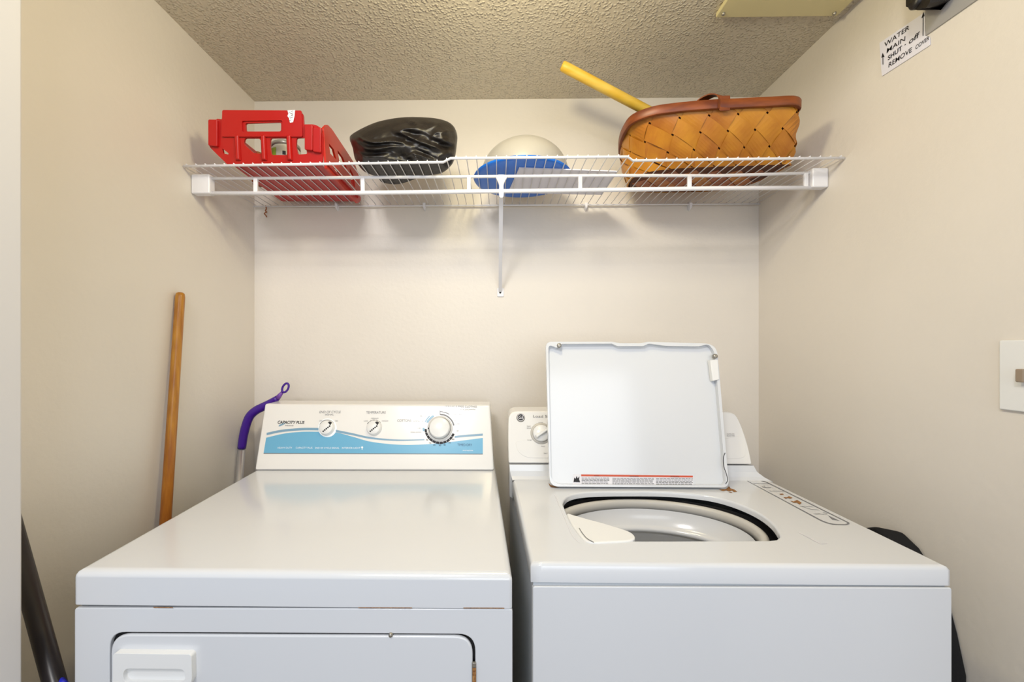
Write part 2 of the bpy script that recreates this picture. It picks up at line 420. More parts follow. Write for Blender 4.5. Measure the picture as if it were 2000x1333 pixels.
# front panel with door opening
zbot = .10
yb = 1333 + 520
dl, drr = PY(215, 1300, YDF), PY(930, 1300, YDF)
front_out = rpoly([(145, 1188.5), (1001, 1190.5), (1001, yb + 90), (145, yb + 90)], [6, 6, 0, 0])
door_hole = rpoly([(214, 1236), (928, 1240), (928, yb), (214, yb)], [32, 34, 20, 20], 8)
door_out = rpoly([(217, 1239.5), (923, 1243), (925, yb - 3), (217, yb - 3)], [38, 36, 20, 20], 8)
plate('front_panel', [front_out, door_hole], DF, .008, 'enamel', dry, 0, .0018)
flat('door_gap', [rpoly([(208, 1230), (934, 1234), (934, yb + 3), (208, yb + 3)], 30)], DF, 'dark_gap', dry, -.0075)
door = plate('door', [door_out], DF, .007, 'enamel', dry, .0012, .003, 3)
DFo = Plane(DF.p + DF.n * .0012, DF.n)
flats_each('rust_stain', [stroke([(300, 1186.8), (322, 1187), (338, 1187.2)], 1.8), stroke([(700, 1187.6), (760, 1187.8), (805, 1188)], 1.6), stroke([(905, 1188.2), (960, 1188.4), (985, 1188.6)], 1.7)], Plane((0, YDF - .0002, 0), (0, -1, 0)), 'rust', dry, .0004)
# door handle
hd = plate('handle', [rpoly([(232, 1268), (383, 1270), (384, 1324), (372, 1340), (232, 1340)], [6, 7, 12, 10, 6]), rpoly([(252, 1297), (371, 1298), (371, 1326), (252, 1325)], 13)], DFo, .0105, 'plastic_white', door, .010, .004, 4)
plate('grip_recess', [rpoly([(246, 1290), (378, 1291), (378, 1337), (246, 1337)], 10)], DFo, .003, 'plastic_white', door, .003)
lathe('door_catch', [(0, .003), (.003, .002), (.0035, -.002)], DFo.at(763, 1241, 0), 'steel', dry, 12, Vector((0, -1, 0)))
plate('hinge', [rpoly([(922, 1294), (930, 1294), (930, 1400), (922, 1400)], 2)], DFo, .004, 'steel', dry, .002, .0006)
flat('rust_stain', [[(923, 1303), (930, 1303), (930, 1333), (923, 1333)]], DFo, 'rust', dry, .0026)
# control console
YC0 = (BL.y + BR.y) / 2; zc0 = ZD + .0008
c0, c1 = PZ(497, 919, -.351), PZ(965, 919.5, -.351)
YT = c0.y + .072
c2 = PY(957, 792, YT + .002); c3 = PY(517, 789.5, YT)
nrm = (c1 - c0).cross(c3 - c0).normalized()
if nrm.y > 0: nrm = -nrm
CP = Plane((c0 + c1 + c2 + c3) / 4, nrm)
cA = [CP.at(497, 919), CP.at(965, 919.5), CP.at(957, 791.5), CP.at(517, 789.5)]
backY = 1.325
cB = [Vector((cA[0].x, backY, cA[0].z)), Vector((cA[1].x, backY, cA[1].z)), Vector((cA[2].x, backY, cA[2].z)), Vector((cA[3].x, backY, cA[3].z))]
con = solid('control_console', cA, cB, 'console_white', dry, .0055, 4)
con['base'] = con['base']
def wave(pts): return smoothcurve(pts)
def smoothcurve(pts, seg=8):
    out = []; P = [Vector(p) for p in pts]; P = [P[0] * 2 - P[1]] + P + [P[-1] * 2 - P[-2]]
    for i in range(1, len(P) - 2):
        p0, p1, p2, p3 = P[i - 1], P[i], P[i + 1], P[i + 2]
        for j in range(seg):
            tt = j / seg; out.append(tuple(.5 * ((2 * p1) + (p2 - p0) * tt + (2 * p0 - 5 * p1 + 4 * p2 - p3) * tt * tt + (3 * p1 - p0 - 3 * p2 + p3) * tt ** 3)))
    out.append(tuple(P[-2])); return out
wv = smoothcurve([(520, 855.5), (555, 847.5), (590, 844), (622, 844), (655, 845), (690, 854), (725, 863.5), (775, 869), (820, 869), (870, 865), (943, 856)])
flat('blue_panel', [wv + [(943, 887), (515, 885.5)]], CP, 'print_blue', con, .0004)
s1 = smoothcurve([(521, 846), (550, 840), (590, 836.5), (622, 836.5)]) ; s2 = smoothcurve([(656, 840), (690, 847), (725, 854.5), (775, 859), (829, 858.5)]); s3 = smoothcurve([(888, 852), (915, 849.5), (943, 847.5)])
flats_each('blue_stripe', [s1 + [(x, y + 4.6) for x, y in s1[::-1]], s2 + [(x, y + (4.6 - 2.6 * (x - 656) / 173)) for x, y in s2[::-1]], s3 + [(x, y + 4) for x, y in s3[::-1]]], CP, 'print_slate', con)
flats('lower_border', [stroke([(515, 886.2), (943, 887.6)], 1.4)], CP, 'print_grey', con, .0007)
flats('knob_surround', [circ(639.5, 836, 18.5)], CP, 'print_white', con, .0005)
texts('lettering', [
    ('Industrial', (557, 833), (573, 833.2), 2.6, dict(skew=.2, bold=.01)),
    ('END OF CYCLE', (624, 807.5), (665, 807.5), 4.4, dict(skew=.2)), ('SIGNAL', (635, 812), (652, 812), 3.2, {}),
    ('TEMPERATURE', (715.5, 808.5), (753.5, 808.5), 4.6, {}), ('COTTONS', (776, 824.3), (803, 824.3), 4.6, dict(skew=.1)),
    ('WRINKLE FREE CLOTHES', (869, 797), (931.5, 797), 4.0, {}),
    ('OFF', (624, 824), (630, 824), 2.4, {}), ('ON', (655, 824), (660, 824), 2.4, {}), ('LOW', (711, 824), (719, 824), 2.2, {}), ('MEDIUM', (725, 819), (739, 819), 2.2, {}), ('HIGH', (746, 824), (758, 824), 2.2, {}),
    ('WITH COOLDOWN', (873, 801.5), (928, 801.5), 2.2, {}), ('VERY DRY', (820, 814.5), (834, 814.5), 2.4, {}), ('NORMAL DRY', (807, 824.5), (829, 824.5), 2.4, {}), ('COOL DOWN', (802, 846), (823, 846), 2.4, {}), ('OFF', (816, 838.5), (823, 838.5), 2.4, {}), ('OFF', (842, 808.5), (848, 808.5), 2.2, {}),
    ('LESS DRY', (877, 807.5), (889, 807.5), 2.2, {}), ('DAMP DRY', (880, 811), (902, 811), 2.2, {}), ('70', (881, 816.5), (886, 816.5), 2.4, {}), ('60', (887, 823.5), (891, 823.5), 2.4, {}), ('OFF', (890, 830), (898, 830), 2.4, {}), ('80', (892, 843.5), (896, 843.5), 2.4, {})], CP, 'ink_soft', con)
texts('product_lettering', [('CAPACITY PLUS', (542, 828), (594, 828.5), 5.6, dict(skew=.25, bold=.02))], CP, 'ink', con, .0010)
texts('dark_lettering', [('TIMED DRY', (893.5, 871.5), (922, 872), 4.6, {})], CP, 'print_navy', con, .0010)
texts('white_lettering', [('HEAVY DUTY', (542.5, 877), (571, 877), 3.4, {}), ('CAPACITY PLUS', (578, 877), (610.5, 877), 3.4, {}), ('END OF CYCLE SIGNAL', (616, 877.3), (663, 877.3), 3.4, {}), ('INTERIOR LIGHT', (668, 877.3), (704, 877.3), 3.4, {}), ('minutes', (904, 881.5), (924, 881.5), 2.6, {})], CP, 'print_white', con, .0010)
flats('blue_swoosh', [[(544, 833.5), (546, 830.2), (559, 826), (556, 829), (547, 833.5)]], CP, 'print_slate', con, .0007)
flats('light_mark', [circ(707.5, 874.5, 2), stroke([(707.5, 876), (707.5, 879)], 1.4)], CP, 'print_white', con, .0010)
# dials
for x, y, nm in ((639.5, 836.5, 0), (731.5, 836.5, 1)):
    p = CP.at(x, y, 0); pxm = (CP.at(x + 10, y) - CP.at(x, y)).length / 10
    flats('dial_scale', [arc(x, y + 1, 15, 17, -62, 48, 12)] if nm == 0 else [arc(x, y + 1, 15, 17, -58 + i * 22, -58 + i * 22 + 17, 4) for i in range(5)], CP, 'print_grey', con, .0012)
    k = lathe('selector_knob', [(0, .014), (12.4 * pxm, .014), (13.4 * pxm, .012), (14 * pxm, .002), (15 * pxm, .001), (15 * pxm, -.001)], p, 'plastic_white', con, 40, CP.n)
    KP = Plane(p + CP.n * .0142, CP.n)
    dx = -4 if nm else -4
    flats('pointer_mark', [[(x + 1, y - 11.5), (x + 5, y - 13), (x + 9, y - 10.5), (x + 5.5, y - 5)]] + [circ(x + 4.2 - i * 3.1, y - 3.6 + i * 2.5, 1.7, 8) for i in range(5)], KP, 'ink', k, .0003)
x, y = 859.5, 837.5
p = CP.at(x, y, 0)
flats('timer_scale', [arc(x, y, 26, 30.5, 111 + i * 14.4, 111 + i * 14.4 + 13, 5) for i in range(11)], CP, 'ink', con, .0012)
flats('timer_scale', [arc(x, y, 25.5, 29.5, -66, -26, 8), arc(x, y, 30.5, 32.5, -66, -40, 8), arc(x, y, 30, 34, 261, 272, 4)], CP, 'print_sky', con, .0014)
flats('timer_scale', [arc(x, y, 26, 29, 0, 78, 14), arc(x, y, 32, 33.6, 0, 34, 8), stroke([(x, y - 36), (x, y - 26)], 1)], CP, 'print_grey', con, .0012)
texts('minute_numbers', [(s, (a2, b2), (a2 + 4.5, b2), 2.6, {}) for s, a2, b2 in (('70', 882, 852), ('60', 883, 860), ('50', 876, 866.5), ('40', 866, 871), ('30', 857, 871.8), ('20', 846, 871), ('10', 838, 867), ('5', 832, 861))], CP, 'ink', con, .0012)
flats('timer_base_ring', [circ(x, y, 25, 40)], CP, 'label_white', con, .0013)
k = lathe('timer_knob', [(0, .021), (17.5 * pxm, .021), (19.2 * pxm, .0195), (20 * pxm, .010), (20.6 * pxm, .005), (24.4 * pxm, .0035), (24.4 * pxm, 0)], p, 'plastic_white', con, 48, CP.n)
tubes('knob_ring', [([p + CP.n * .0058 + (Vector((math.cos(i * math.pi / 20), 0, 0)) + CP.n.cross(Vector((1, 0, 0))) * math.sin(i * math.pi / 20)) * 20.9 * pxm for i in range(40)], .0008, True)], 'ink_soft', k, 5)
flats('pointer_mark', [circ(838, 838, 1.6, 10)], CP, 'ink', k, .0066)

# ---------------------------------------------------------------- washer
ZW = HC - .355
wFL, wFR = PZ(1038, 1101, -.355), PZ(1855, 1107, -.355)
YWF = (wFL.y + wFR.y) / 2
wFL, wFR = PY(1037, 1101, YWF), PY(1855, 1101, YWF)
wBL, wBR = PZ(1000, 934, -.355), PZ(1494, 934, -.355)
wBL, wBR = ext(wFL, wBL, 1.10), ext(wFR, wBR, 1.10)
wRL, wRR = ext(wFL, wBL, 1.27), ext(wFR, wBR, 1.27)
wsh = thing('washing_machine', (.4, .95, 0), 'white top-loading washing machine with its lid propped open', 'washer')
wq = [Vector((wFL.x, YWF, 0)), Vector((wFR.x, YWF, 0)), Vector((wRR.x, 1.27, 0)), Vector((wRL.x, 1.27, 0))]
zwl = PY(1400, 1141, YWF).z
WT = Plane((0, 0, ZW), (0, 0, 1))
# top sheet with opening
def to_px(p):
    d = p - CAM; a = d.x * cs + d.y * sn; b2 = -d.x * sn + d.y * cs; return (CX + F * a / b2, CY - F * d.z / b2)
hole_px = smoothcurve([(1099, 984), (1104, 974), (1116, 967), (1140, 962.5), (1180, 960.5), (1230, 960), (1290, 960.5), (1345, 964), (1395, 971), (1440, 984), (1480, 1002), (1507, 1022), (1521, 1041)], 5)
hole_px = hole_px + [(1522, 1049), (1516, 1054.5), (1500, 1056), (1400, 1056.5), (1300, 1057), (1240, 1057), (1190, 1056), (1150, 1046), (1125, 1028), (1108, 1005)]
hole = [WT.at(*q) for q in hole_px]
hc = sum(hole, Vector()) / len(hole)
inset_q = [Vector((wFL.x, YWF, ZW)), Vector((wFR.x, YWF, ZW)), Vector((wBR.x, 1.10, ZW)), Vector((wBL.x, 1.10, ZW))]
BVR = .008
# front skirt profile is rounded: rings from the hole outwards, then down
def resample_outer(q, n_pts, cen):
    out = []
    for p in n_pts:
        d = (p - cen); d.z = 0; best = None
        for i in range(4):
            a, b2 = q[i], q[(i + 1) % 4]; e = b2 - a
            den = d.x * e.y - d.y * e.x
            if abs(den) < 1e-9: continue
            s = ((a.x - cen.x) * e.y - (a.y - cen.y) * e.x) / den; u = ((a.x - cen.x) * d.y - (a.y - cen.y) * d.x) / den
            if s > 0 and -1e-6 <= u <= 1 + 1e-6 and (best is None or s < best): best = s
        out.append(cen + d * best)
    return out
# dense hole samples incl. corner directions
dense = []
for i in range(len(hole)):
    a, b2 = hole[i], hole[(i + 1) % len(hole)]
    for j in range(3): dense.append(a.lerp(b2, j / 3))
for cq in inset_q:
    d = (cq - hc); d.z = 0
    for i in range(len(dense)):
        a, b2 = dense[i], dense[(i + 1) % len(dense)]; e = b2 - a; den = d.x * e.y - d.y * e.x
        if abs(den) < 1e-12: continue
        s_ = ((a.x - hc.x) * e.y - (a.y - hc.y) * e.x) / den; u = ((a.x - hc.x) * d.y - (a.y - hc.y) * d.x) / den
        if s_ > 0 and 0 < u < 1: dense.insert(i + 1, a.lerp(b2, u)); break
outer = resample_outer(inset_q, dense, hc); nn = len(dense)
def shrink(P, ins, z):
    res = []
    for p in P:
        x, y = p.x, p.y
        # inset only along edges
        kx = (y - YWF) / (1.10 - YWF); xl = wFL.x + (wBL.x - wFL.x) * kx; xr = wFR.x + (wBR.x - wFR.x) * kx
        x = min(max(x, xl + ins), xr - ins); y = max(y, YWF + ins); res.append(Vector((x, y, z)))
    return res
def offs(d, dz):
    out = []
    for i, p in enumerate(dense):
        t_ = (dense[(i + 2) % nn] - dense[i - 2]).normalized(); nv_ = Vector((t_.y, -t_.x, 0))
        if nv_.dot(p - hc) < 0: nv_ = -nv_
        out.append(p + nv_ * d + Vector((0, 0, dz)))
    return out
rings = [[p + Vector((0, 0, -.013)) for p in dense], [p + Vector((0, 0, -.004)) for p in dense], offs(.0012, -.0008), offs(.0035, 0)]
rings += [shrink(outer, .007, ZW), shrink(outer, .0025, ZW - .0018), shrink(outer, .0, ZW - .0065), shrink(outer, .0, zwl)]
V = [v for r in rings for v in r]; Fc = []
for i in range(len(rings) - 1):
    for j in range(nn): Fc.append((i * nn + j, i * nn + (j + 1) % nn, (i + 1) * nn + (j + 1) % nn, (i + 1) * nn + j))
o = link('top_panel', mesh('top', V, Fc), 'enamel', wsh)
for pq in o.data.polygons: pq.use_smooth = True
for pq in o.data.polygons: pq.use_smooth = abs(pq.normal.z) < .9999
# curved riser at the back up to the console
zr0 = ZW; ys = [(1.098, 0), (1.103, .0015), (1.110, .008), (1.116, .020), (1.120, .036), (1.27, .036)]
cl_, cr_ = PY(995, 908, 1.122), PY(1471, 908, 1.122)
V = []
for i, (yy, dz) in enumerate(ys):
    k = min(1, dz / .036); k2 = 1 - (1 - k) ** 2
    V.append(Vector((wBL.x * (1 - k2) + cl_.x * k2, yy, ZW + dz - .0003))); V.append(Vector((wBR.x * (1 - k2) + cr_.x * k2, yy, ZW + dz - .0003)))
nv = len(V)
V2 = [Vector((v.x, v.y, ZW - .05)) for v in V]
Fc = [(2 * i, 2 * i + 1, 2 * i + 3, 2 * i + 2) for i in range(len(ys) - 1)] + [(2 * i, 2 * i + 2, nv + 2 * i + 2, nv + 2 * i) for i in range(len(ys) - 1)] + [(2 * i + 1, 2 * i + 3, nv + 2 * i + 3, nv + 2 * i + 1) for i in range(len(ys) - 1)] + [(nv - 2, nv - 1, 2 * nv - 1, 2 * nv - 2)]
o = link('rear_riser', mesh('riser', V + V2, Fc), 'enamel', wsh)
# cabinet shell (open at the top so that the tub is visible)
ci = at_z(wq, 0, .006); ct = at_z(wq, zwl - .001, .006)
def ring_wall(name, q, z0, z1, th, m, par):
    a = at_z(q, z0); b2 = at_z(q, z1); c = at_z(q, z1, th); d = at_z(q, z0, th)
    V = a + b2 + c + d; Fc = []
    for r in range(3):
        for j in range(4): Fc.append((r * 4 + j, r * 4 + (j + 1) % 4, r * 4 + 4 + (j + 1) % 4, r * 4 + 4 + j))
    for j in range(4): Fc.append((12 + j, 12 + (j + 1) % 4, (j + 1) % 4, j))
    o = link(name, mesh(name, V, Fc), m, par); return o
cq = at_z(wq, 0, .004)
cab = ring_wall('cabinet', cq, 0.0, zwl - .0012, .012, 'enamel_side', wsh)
WFp = Plane((0, YWF + .004, 0), (0, -1, 0))
plate('front_panel', [rpoly([(1040, 1142.5), (1852, 1145), (1852, 1960), (1040, 1960)], [5, 5, 0, 0])], WFp, .006, 'enamel', wsh, .0058, .0018)
box('side_seam', cq[0].x - .0012, cq[0].x + .003, cq[0].y + .006, cq[0].y + .012, .0, zwl - .01, 'plastic_white', wsh)
# tub
tc_ = Vector((hc.x, 0, 0)); rr = (max(p.x for p in hole) - min(p.x for p in hole)) / 2
tcx = (max(p.x for p in hole) + min(p.x for p in hole)) / 2; tcx -= .020; SQ = .70; tcy = max(p.y for p in hole) - rr * .99 * SQ
lathe('outer_tub', [(rr + .035, -.024), (rr + .04, -.10), (rr + .04, -.5), (0, -.5)], (tcx, tcy, ZW), 'dark_gap', wsh, 72, sq=SQ)
lathe('tub_ring', [(rr + .016, -.036), (rr + .014, -.026), (rr + .008, -.022), (rr + .001, -.023), (rr - .003, -.028), (rr - .004, -.046), (rr + .016, -.046), (rr + .016, -.036)], (tcx, tcy, ZW), 'drum_ring', wsh, 72, sq=SQ)
lathe('wash_basket', [(rr - .007, -.042), (rr - .012, -.078), (rr - .020, -.081), (rr - .026, -.086), (rr - .026, -.092), (rr - .015, -.096), (rr - .018, -.43), (rr - .06, -.46), (.05, -.46), (0, -.455)], (tcx, tcy, ZW), 'drum', wsh, 72, sq=SQ)
lathe('agitator', [(0, -.20), (.03, -.205), (.045, -.24), (.05, -.38), (.10, -.43), (.14, -.455)], (tcx, tcy, ZW), 'plastic_white', wsh, 40)
# bleach cup, front-left of the opening
bc = [(1107, 1008), (1122, 1010), (1150, 1018), (1190, 1029), (1233, 1044), (1236, 1058), (1190, 1062), (1150, 1062), (1128, 1044)]
A = [WT.at(x_, y_, .0035) for x_, y_ in smoothpoly(bc, 4)]
B = [Vector((p_.x, p_.y, ZW - .035)) for p_ in A]
solid('bleach_cup', B, A, 'plastic_white', wsh, .003)
flats('cup_groove', [stroke(smoothcurve([(1131, 1036), (1138, 1047), (1147, 1057), (1160, 1064.5)]), 1.4)], WT, 'print_grey', wsh, .0042)
flats_each('rust_stain', [[(1071, 944), (1075, 948), (1082, 950.5), (1093, 953), (1084, 953.5), (1076, 952.5), (1073, 949)], [(1404, 957.6), (1411, 956.5), (1418, 956.2), (1424, 950.5), (1427, 955), (1434, 957), (1440, 961.5), (1433, 962), (1430, 959), (1424, 961), (1419, 958.8), (1412, 960)], [(1422, 963), (1428, 962), (1431, 963.4)]], WT, 'rust', wsh, .0006)
# printed strip at the right of the top
flats('cycle_chart', [[rpoly([(1456, 938.5), (1492, 939.5), (1661, 1023), (1654, 1026.5), (1625, 1026), (1606, 1020)], [5, 8, 6, 6, 10, 8]), rpoly([(1459.5, 939.8), (1491.5, 940.6), (1656.5, 1022.4), (1652, 1025), (1626, 1024.6), (1608, 1018.8)], [4, 8, 5, 5, 10, 8])]] +
      [stroke([(1472 + i * 30, 945 + i * 15), (1503 + i * 28, 945.6 + i * 15)], .5) for i in (0, 1, 3, 4)] + [stroke([(1488, 951.5), (1498, 953.5), (1506, 953)], .9), stroke([(1492, 949), (1495, 953)], .5)] +
      [stroke([(1565, 990), (1585, 996), (1600, 997)], .45), stroke([(1588, 1005), (1602, 1004)], .45), stroke([(1608, 1002), (1616, 1004)], .6), stroke([(1618, 1008), (1640, 1018), (1626, 1016), (1618, 1008)], .45)], WT, 'ink_soft', wsh, .0006)
flats_each('brown_mark', [[(1522, 966), (1529, 965), (1531, 967), (1525, 967.5)], [(1530, 972), (1537, 972.6), (1541, 970), (1548, 973.5), (1543, 975), (1539, 973.6), (1534, 975)], [(1543, 979), (1550, 980.5), (1557, 977.5), (1566, 983), (1562, 986.5), (1556, 983), (1550, 983)]], WT, 'rust', wsh, .0006)
flats_each('moulded_line', [stroke([(1560, 1041), (1602, 1063)], .9), stroke([(1602, 1063), (1617, 1062)], .9), stroke(smoothcurve([(1083, 966), (1102, 1010), (1117, 1045), (1130, 1060)]), .8)], WT, 'label_white', wsh, .0005)
# console
c0, c1 = PY(994, 907, 1.124), PY(1471, 908.5, 1.124)
c3 = PY(996, 803, 1.175)
nrm = (c1 - c0).cross(c3 - c0).normalized()
if nrm.y > 0: nrm = -nrm
WC = Plane(c0, nrm)
out_px = smoothcurve([(993.5, 905.5), (992.5, 870), (992.5, 835), (993, 822)], 3) + smoothcurve([(993.5, 816), (997, 809), (1003, 805), (1012, 803.5)], 3) + [(1200, 803.5), (1400, 804)] + smoothcurve([(1418, 805), (1430, 807), (1438, 812), (1446, 826), (1455, 850), (1463, 877), (1469.5, 908)], 4)
A = [WC.at(*q) for q in out_px]; B = [Vector((v_.x, 1.262, v_.z)) for v_ in A]
wcon = solid('control_console', A, B, 'console_white', wsh, .004, 3)
flats('console_seam', [stroke([(994, 906.2), (1470, 909.5)], 1.6)], WC, 'print_grey', wcon, .0014)
plate('inset_panel', [rpoly([(1005, 860), (1400, 860), (1456, 850), (1456, 893), (1440, 897), (1030, 895), (1012, 885)], 12)], WC, .0012, 'console_white', wcon, .0012, .001)
em = lathe('badge', [(0, .003), (7 * .00142, .003), (8.2 * .00142, .0024), (8.6 * .00142, 0)], WC.at(1017, 816.5), 'steel', wcon, 32, WC.n)
flats('badge_face', [circ(1017, 816.2, 7.3)], WC, 'ink', em, .0035)
texts('badge_letters', [('GE', (1012.6, 819.2), (1021.4, 819.2), 6.2, dict(skew=.15))], WC, 'label_white', em, .0042)
flats('badge_circle', [[circ(1017, 816.2, 6.9), circ(1017, 816.2, 6.1)]], WC, 'label_white', em, .0042)
texts('lettering', [('Load Size', (1041, 816), (1080, 816), 4.6, {}), ('Low', (1052, 827), (1060, 827), 2.2, {}), ('Super', (1029, 834), (1037, 834), 2.2, {}), ('Small', (1029, 838), (1037, 838), 2.2, {}), ('Large', (1030, 861), (1039, 861), 2.2, {}), ('Reset', (1057, 873.5), (1064, 873.5), 2.2, {}), ('Start', (1062, 887), (1069, 887), 2.2, {}), ('WATER LEVEL', (1419, 849.5), (1434, 849.5), 2, {}), ('SELECTOR', (1419, 853), (1434, 853), 2, {})], WC, 'ink_soft', wcon, .0022)
p = WC.at(1057, 847); pm = (WC.at(1067, 847) - WC.at(1057, 847)).length / 10
wk = lathe('dial_base', [(0, .004), (19 * pm, .004), (21 * pm, .0015), (21 * pm, 0)], p, 'drum_ring', wcon, 40, WC.n)
wk = lathe('load_size_knob', [(0, .012), (14 * pm, .012), (16 * pm, .009), (16.5 * pm, .003)], p, 'plastic_white', wcon, 40, WC.n)
wk2 = solid('knob_grip', [WC.at(*q, .011) for q in ((1043, 853), (1067, 838), (1071, 843), (1047, 859))], [WC.at(*q, .022) for q in ((1045, 852.5), (1067, 839.5), (1069, 842.5), (1048, 857))], 'plastic_white', wk, .002)
tubes('knob_rim', [([p + WC.n * .004 + (Vector((math.cos(i * math.pi / 20), 0, 0)) + WC.n.cross(Vector((1, 0, 0))) * math.sin(i * math.pi / 20)) * 16.6 * pm for i in range(40)], .0011, True)], 'steel', wk, 6)
# ---------------------------------------------------------------- lid
l0 = PZ(1072, 951, -.349); l1 = PZ(1424, 953, -.349)
Yl = (l0.y + l1.y) / 2
lidn = Vector((0, -.365, .07)).normalized()
LP = Plane((0, Yl, HC - .349), lidn)
lo_px = smoothpoly([(1067, 690), (1067.5, 680), (1071, 673), (1080, 670)], 1)
lout = rpoly([(1066, 668), (1195, 668), (1212, 671), (1250, 671), (1266, 668), (1400, 672), (1424, 953), (1074, 951)], [12, 0, 0, 0, 0, 24, 14, 18], 7)
lin_ = rpoly([(1071, 673), (1088, 680), (1097, 672), (1195, 671.5), (1206, 676.5), (1256, 676.5), (1267, 671.5), (1300, 676), (1366, 677), (1384, 672), (1396, 688), (1412, 880), (1418, 943), (1413, 948.5), (1090, 947), (1076, 936)], [10, 3, 3, 0, 3, 3, 3, 8, 8, 8, 10, 10, 6, 5, 12, 9], 5)
lidm = plate('lid', [lout], LP, .010, 'enamel', wsh, -.013, .003, 3)
plate('lid_rim', [lout, lin_], LP, .014, 'enamel', lidm, 0, .0022, 3)
LQ = Plane(LP.p - LP.n * .013, LP.n)
flats('label_backing', [rpoly([(1119, 927), (1354, 928), (1354, 948), (1119, 946)], 1)], LQ, 'label_white', lidm, .0004)
flats('warning_bar', [stroke([(1135, 929), (1353, 931.3)], 3.6)], LQ, 'warning_orange', lidm, .0008)
flats('warning_pictogram', [[(1120, 942), (1121.5, 933), (1124, 936), (1126, 930), (1128, 935), (1131.5, 931), (1131, 937), (1133, 942.5)]], LQ, 'ink', lidm, .0010)
rows = []
random.seed(3)
for c, (xa, xb) in enumerate(((1136, 1190), (1196, 1277), (1281, 1353))):
    for r_ in range(5):
        x_ = xa; yy = 934.2 + r_ * 2.55 + (xa - 1136) * .01
        while x_ < xb - 3:
            wd = random.uniform(3, 8); rows.append(stroke([(x_, yy), (min(x_ + wd, xb), yy + wd * .01)], 1.1)); x_ += wd + 1.1
flats('label_fine_print', rows, LQ, 'print_grey', lidm, .0008)
texts('warning_words', [('WARNING', (1160, 931), (1170, 931.1), 2.0, {}), ('WARNING', (1229, 931.8), (1247, 931.9), 2.0, {}), ('WARNING', (1309, 932.6), (1326, 932.8), 2.0, {})], LQ, 'ink', lidm, .0012)
for x_, y_ in ((1092, 675.5), (1396, 696.5)):
    lathe('rubber_bumper', [(0, .005), (.003, .006), (.0055, .005), (.0062, 0), (.0062, -.003)], LP.at(x_, y_, 0), 'steel', lidm, 20, LP.n)
plate('lid_latch', [rpoly([(1386, 704), (1401, 703), (1404, 742), (1391, 745)], 2)], LP, .014, 'plastic_white', lidm, .003, .0015)
flats_each('rust_stain', [stroke(smoothcurve([(1416, 885), (1412.5, 895), (1413, 910), (1418, 925), (1421, 938), (1417, 946)]), 1.3)], LP, 'dark_gap', lidm, .0006)

# ================================================================ things on the shelf
ZT = ZS + .0062                               # top of the wires
zt = ZT - HC
def front_deck(px, Y): return Vector((px, Y, ZT))
def smooth3(pts, seg=4):
    P = [Vector(p) for p in pts]; P = [P[0] * 2 - P[1]] + P + [P[-1] * 2 - P[-2]]; out = []
    for i in range(1, len(P) - 2):
        p0, p1, p2, p3 = P[i - 1], P[i], P[i + 1], P[i + 2]
        for j in range(seg):
            t_ = j / seg; out.append(.5 * ((2 * p1) + (p2 - p0) * t_ + (2 * p0 - 5 * p1 + 4 * p2 - p3) * t_ * t_ + (3 * p1 - p0 - 3 * p2 + p3) * t_ ** 3))
    return out + [P[-2]]
# red crate
FY = 1.082
CF = Plane((0, FY, ZT), (0, -1, -.22))
cr = thing('plastic_crate', (-.58, 1.2, ZT), 'red plastic crate with a torn white sticker at the left end of the shelf', 'crate')
outl = rpoly([(435, 215), (441, 217), (560, 216.5), (586, 217), (592, 224), (593, 243), (612, 243), (624, 247), (630, 262), (630, 318), (600, 325), (448, 325), (426, 304), (409, 287), (410, 238), (421, 235), (424, 232), (433, 233)], [0, 0, 0, 5, 4, 0, 3, 6, 4, 6, 3, 6, 4, 3, 3, 0, 0, 0], 4)
h1 = rpoly([(479, 241), (549, 239), (549, 257), (480, 257)], 4, 4)
h2 = rpoly([(478, 270), (506, 270), (513, 280), (511, 301), (495, 299), (476, 281)], [4, 4, 3, 4, 3, 4], 4)
h3 = rpoly([(528, 270), (559, 270), (562, 285), (561, 303), (530, 303), (527, 286)], 4, 4)
h4 = rpoly([(579, 270), (595, 269), (597, 285), (600, 301), (582, 302), (578, 286)], 3, 4)
h5 = rpoly([(434, 290), (447, 300), (446, 302), (436, 300)], 1, 3)
fpn = plate('front_panel', [outl, h1, h2, h3, h4, h5], CF, .006, 'red_plastic', cr, 0, .0016, 2)
for xa in (463, 514, 564):                     # ribs between the openings
    solid('rib', [CF.at(xa - 6, 262, .0), CF.at(xa + 6, 262, .0), CF.at(xa + 9, 315, .0), CF.at(xa - 3, 315, .0)], [CF.at(xa - 2, 266, .006), CF.at(xa + 3, 266, .006), CF.at(xa + 6, 312, .008), CF.at(xa + 1, 312, .008)], 'red_plastic', cr, .002)
plate('handle_band', [rpoly([(436, 216), (590, 217), (592, 268), (434, 268)], 3), rpoly([(474, 237), (553, 236), (553, 260), (475, 260)], 4)], CF, .004, 'red_plastic', cr, .004, .0015)
for (xa, xb, ya, yb2) in ((410, 428, 235, 288), (597, 613, 245, 296), (613, 629, 250, 300)):
    plate('corner_post', [rpoly([(xa, ya), (xb, ya), (xb, yb2), (xa, yb2 - 2)], 3)], CF, .012, 'red_plastic', cr, .008, .003)
xs_ = CF.at(632, 300).x
CS = Plane((xs_, 0, 0), (1, 0, 0))
so = rpoly([(630, 250), (637, 243), (646, 252), (678, 300), (692, 322), (701, 350), (703, 392), (697, 398), (636, 330)], [2, 3, 4, 3, 4, 4, 3, 2, 2], 4)
sh1 = [(640, 280), (650, 292), (655, 312), (643, 300)]; sh2 = rpoly([(657, 293), (668, 308), (676, 330), (661, 316)], 2); sh3 = rpoly([(648, 325), (658, 332), (668, 350), (660, 345)], 2); sh4 = rpoly([(681, 328), (690, 345), (692, 368), (684, 358)], 2)
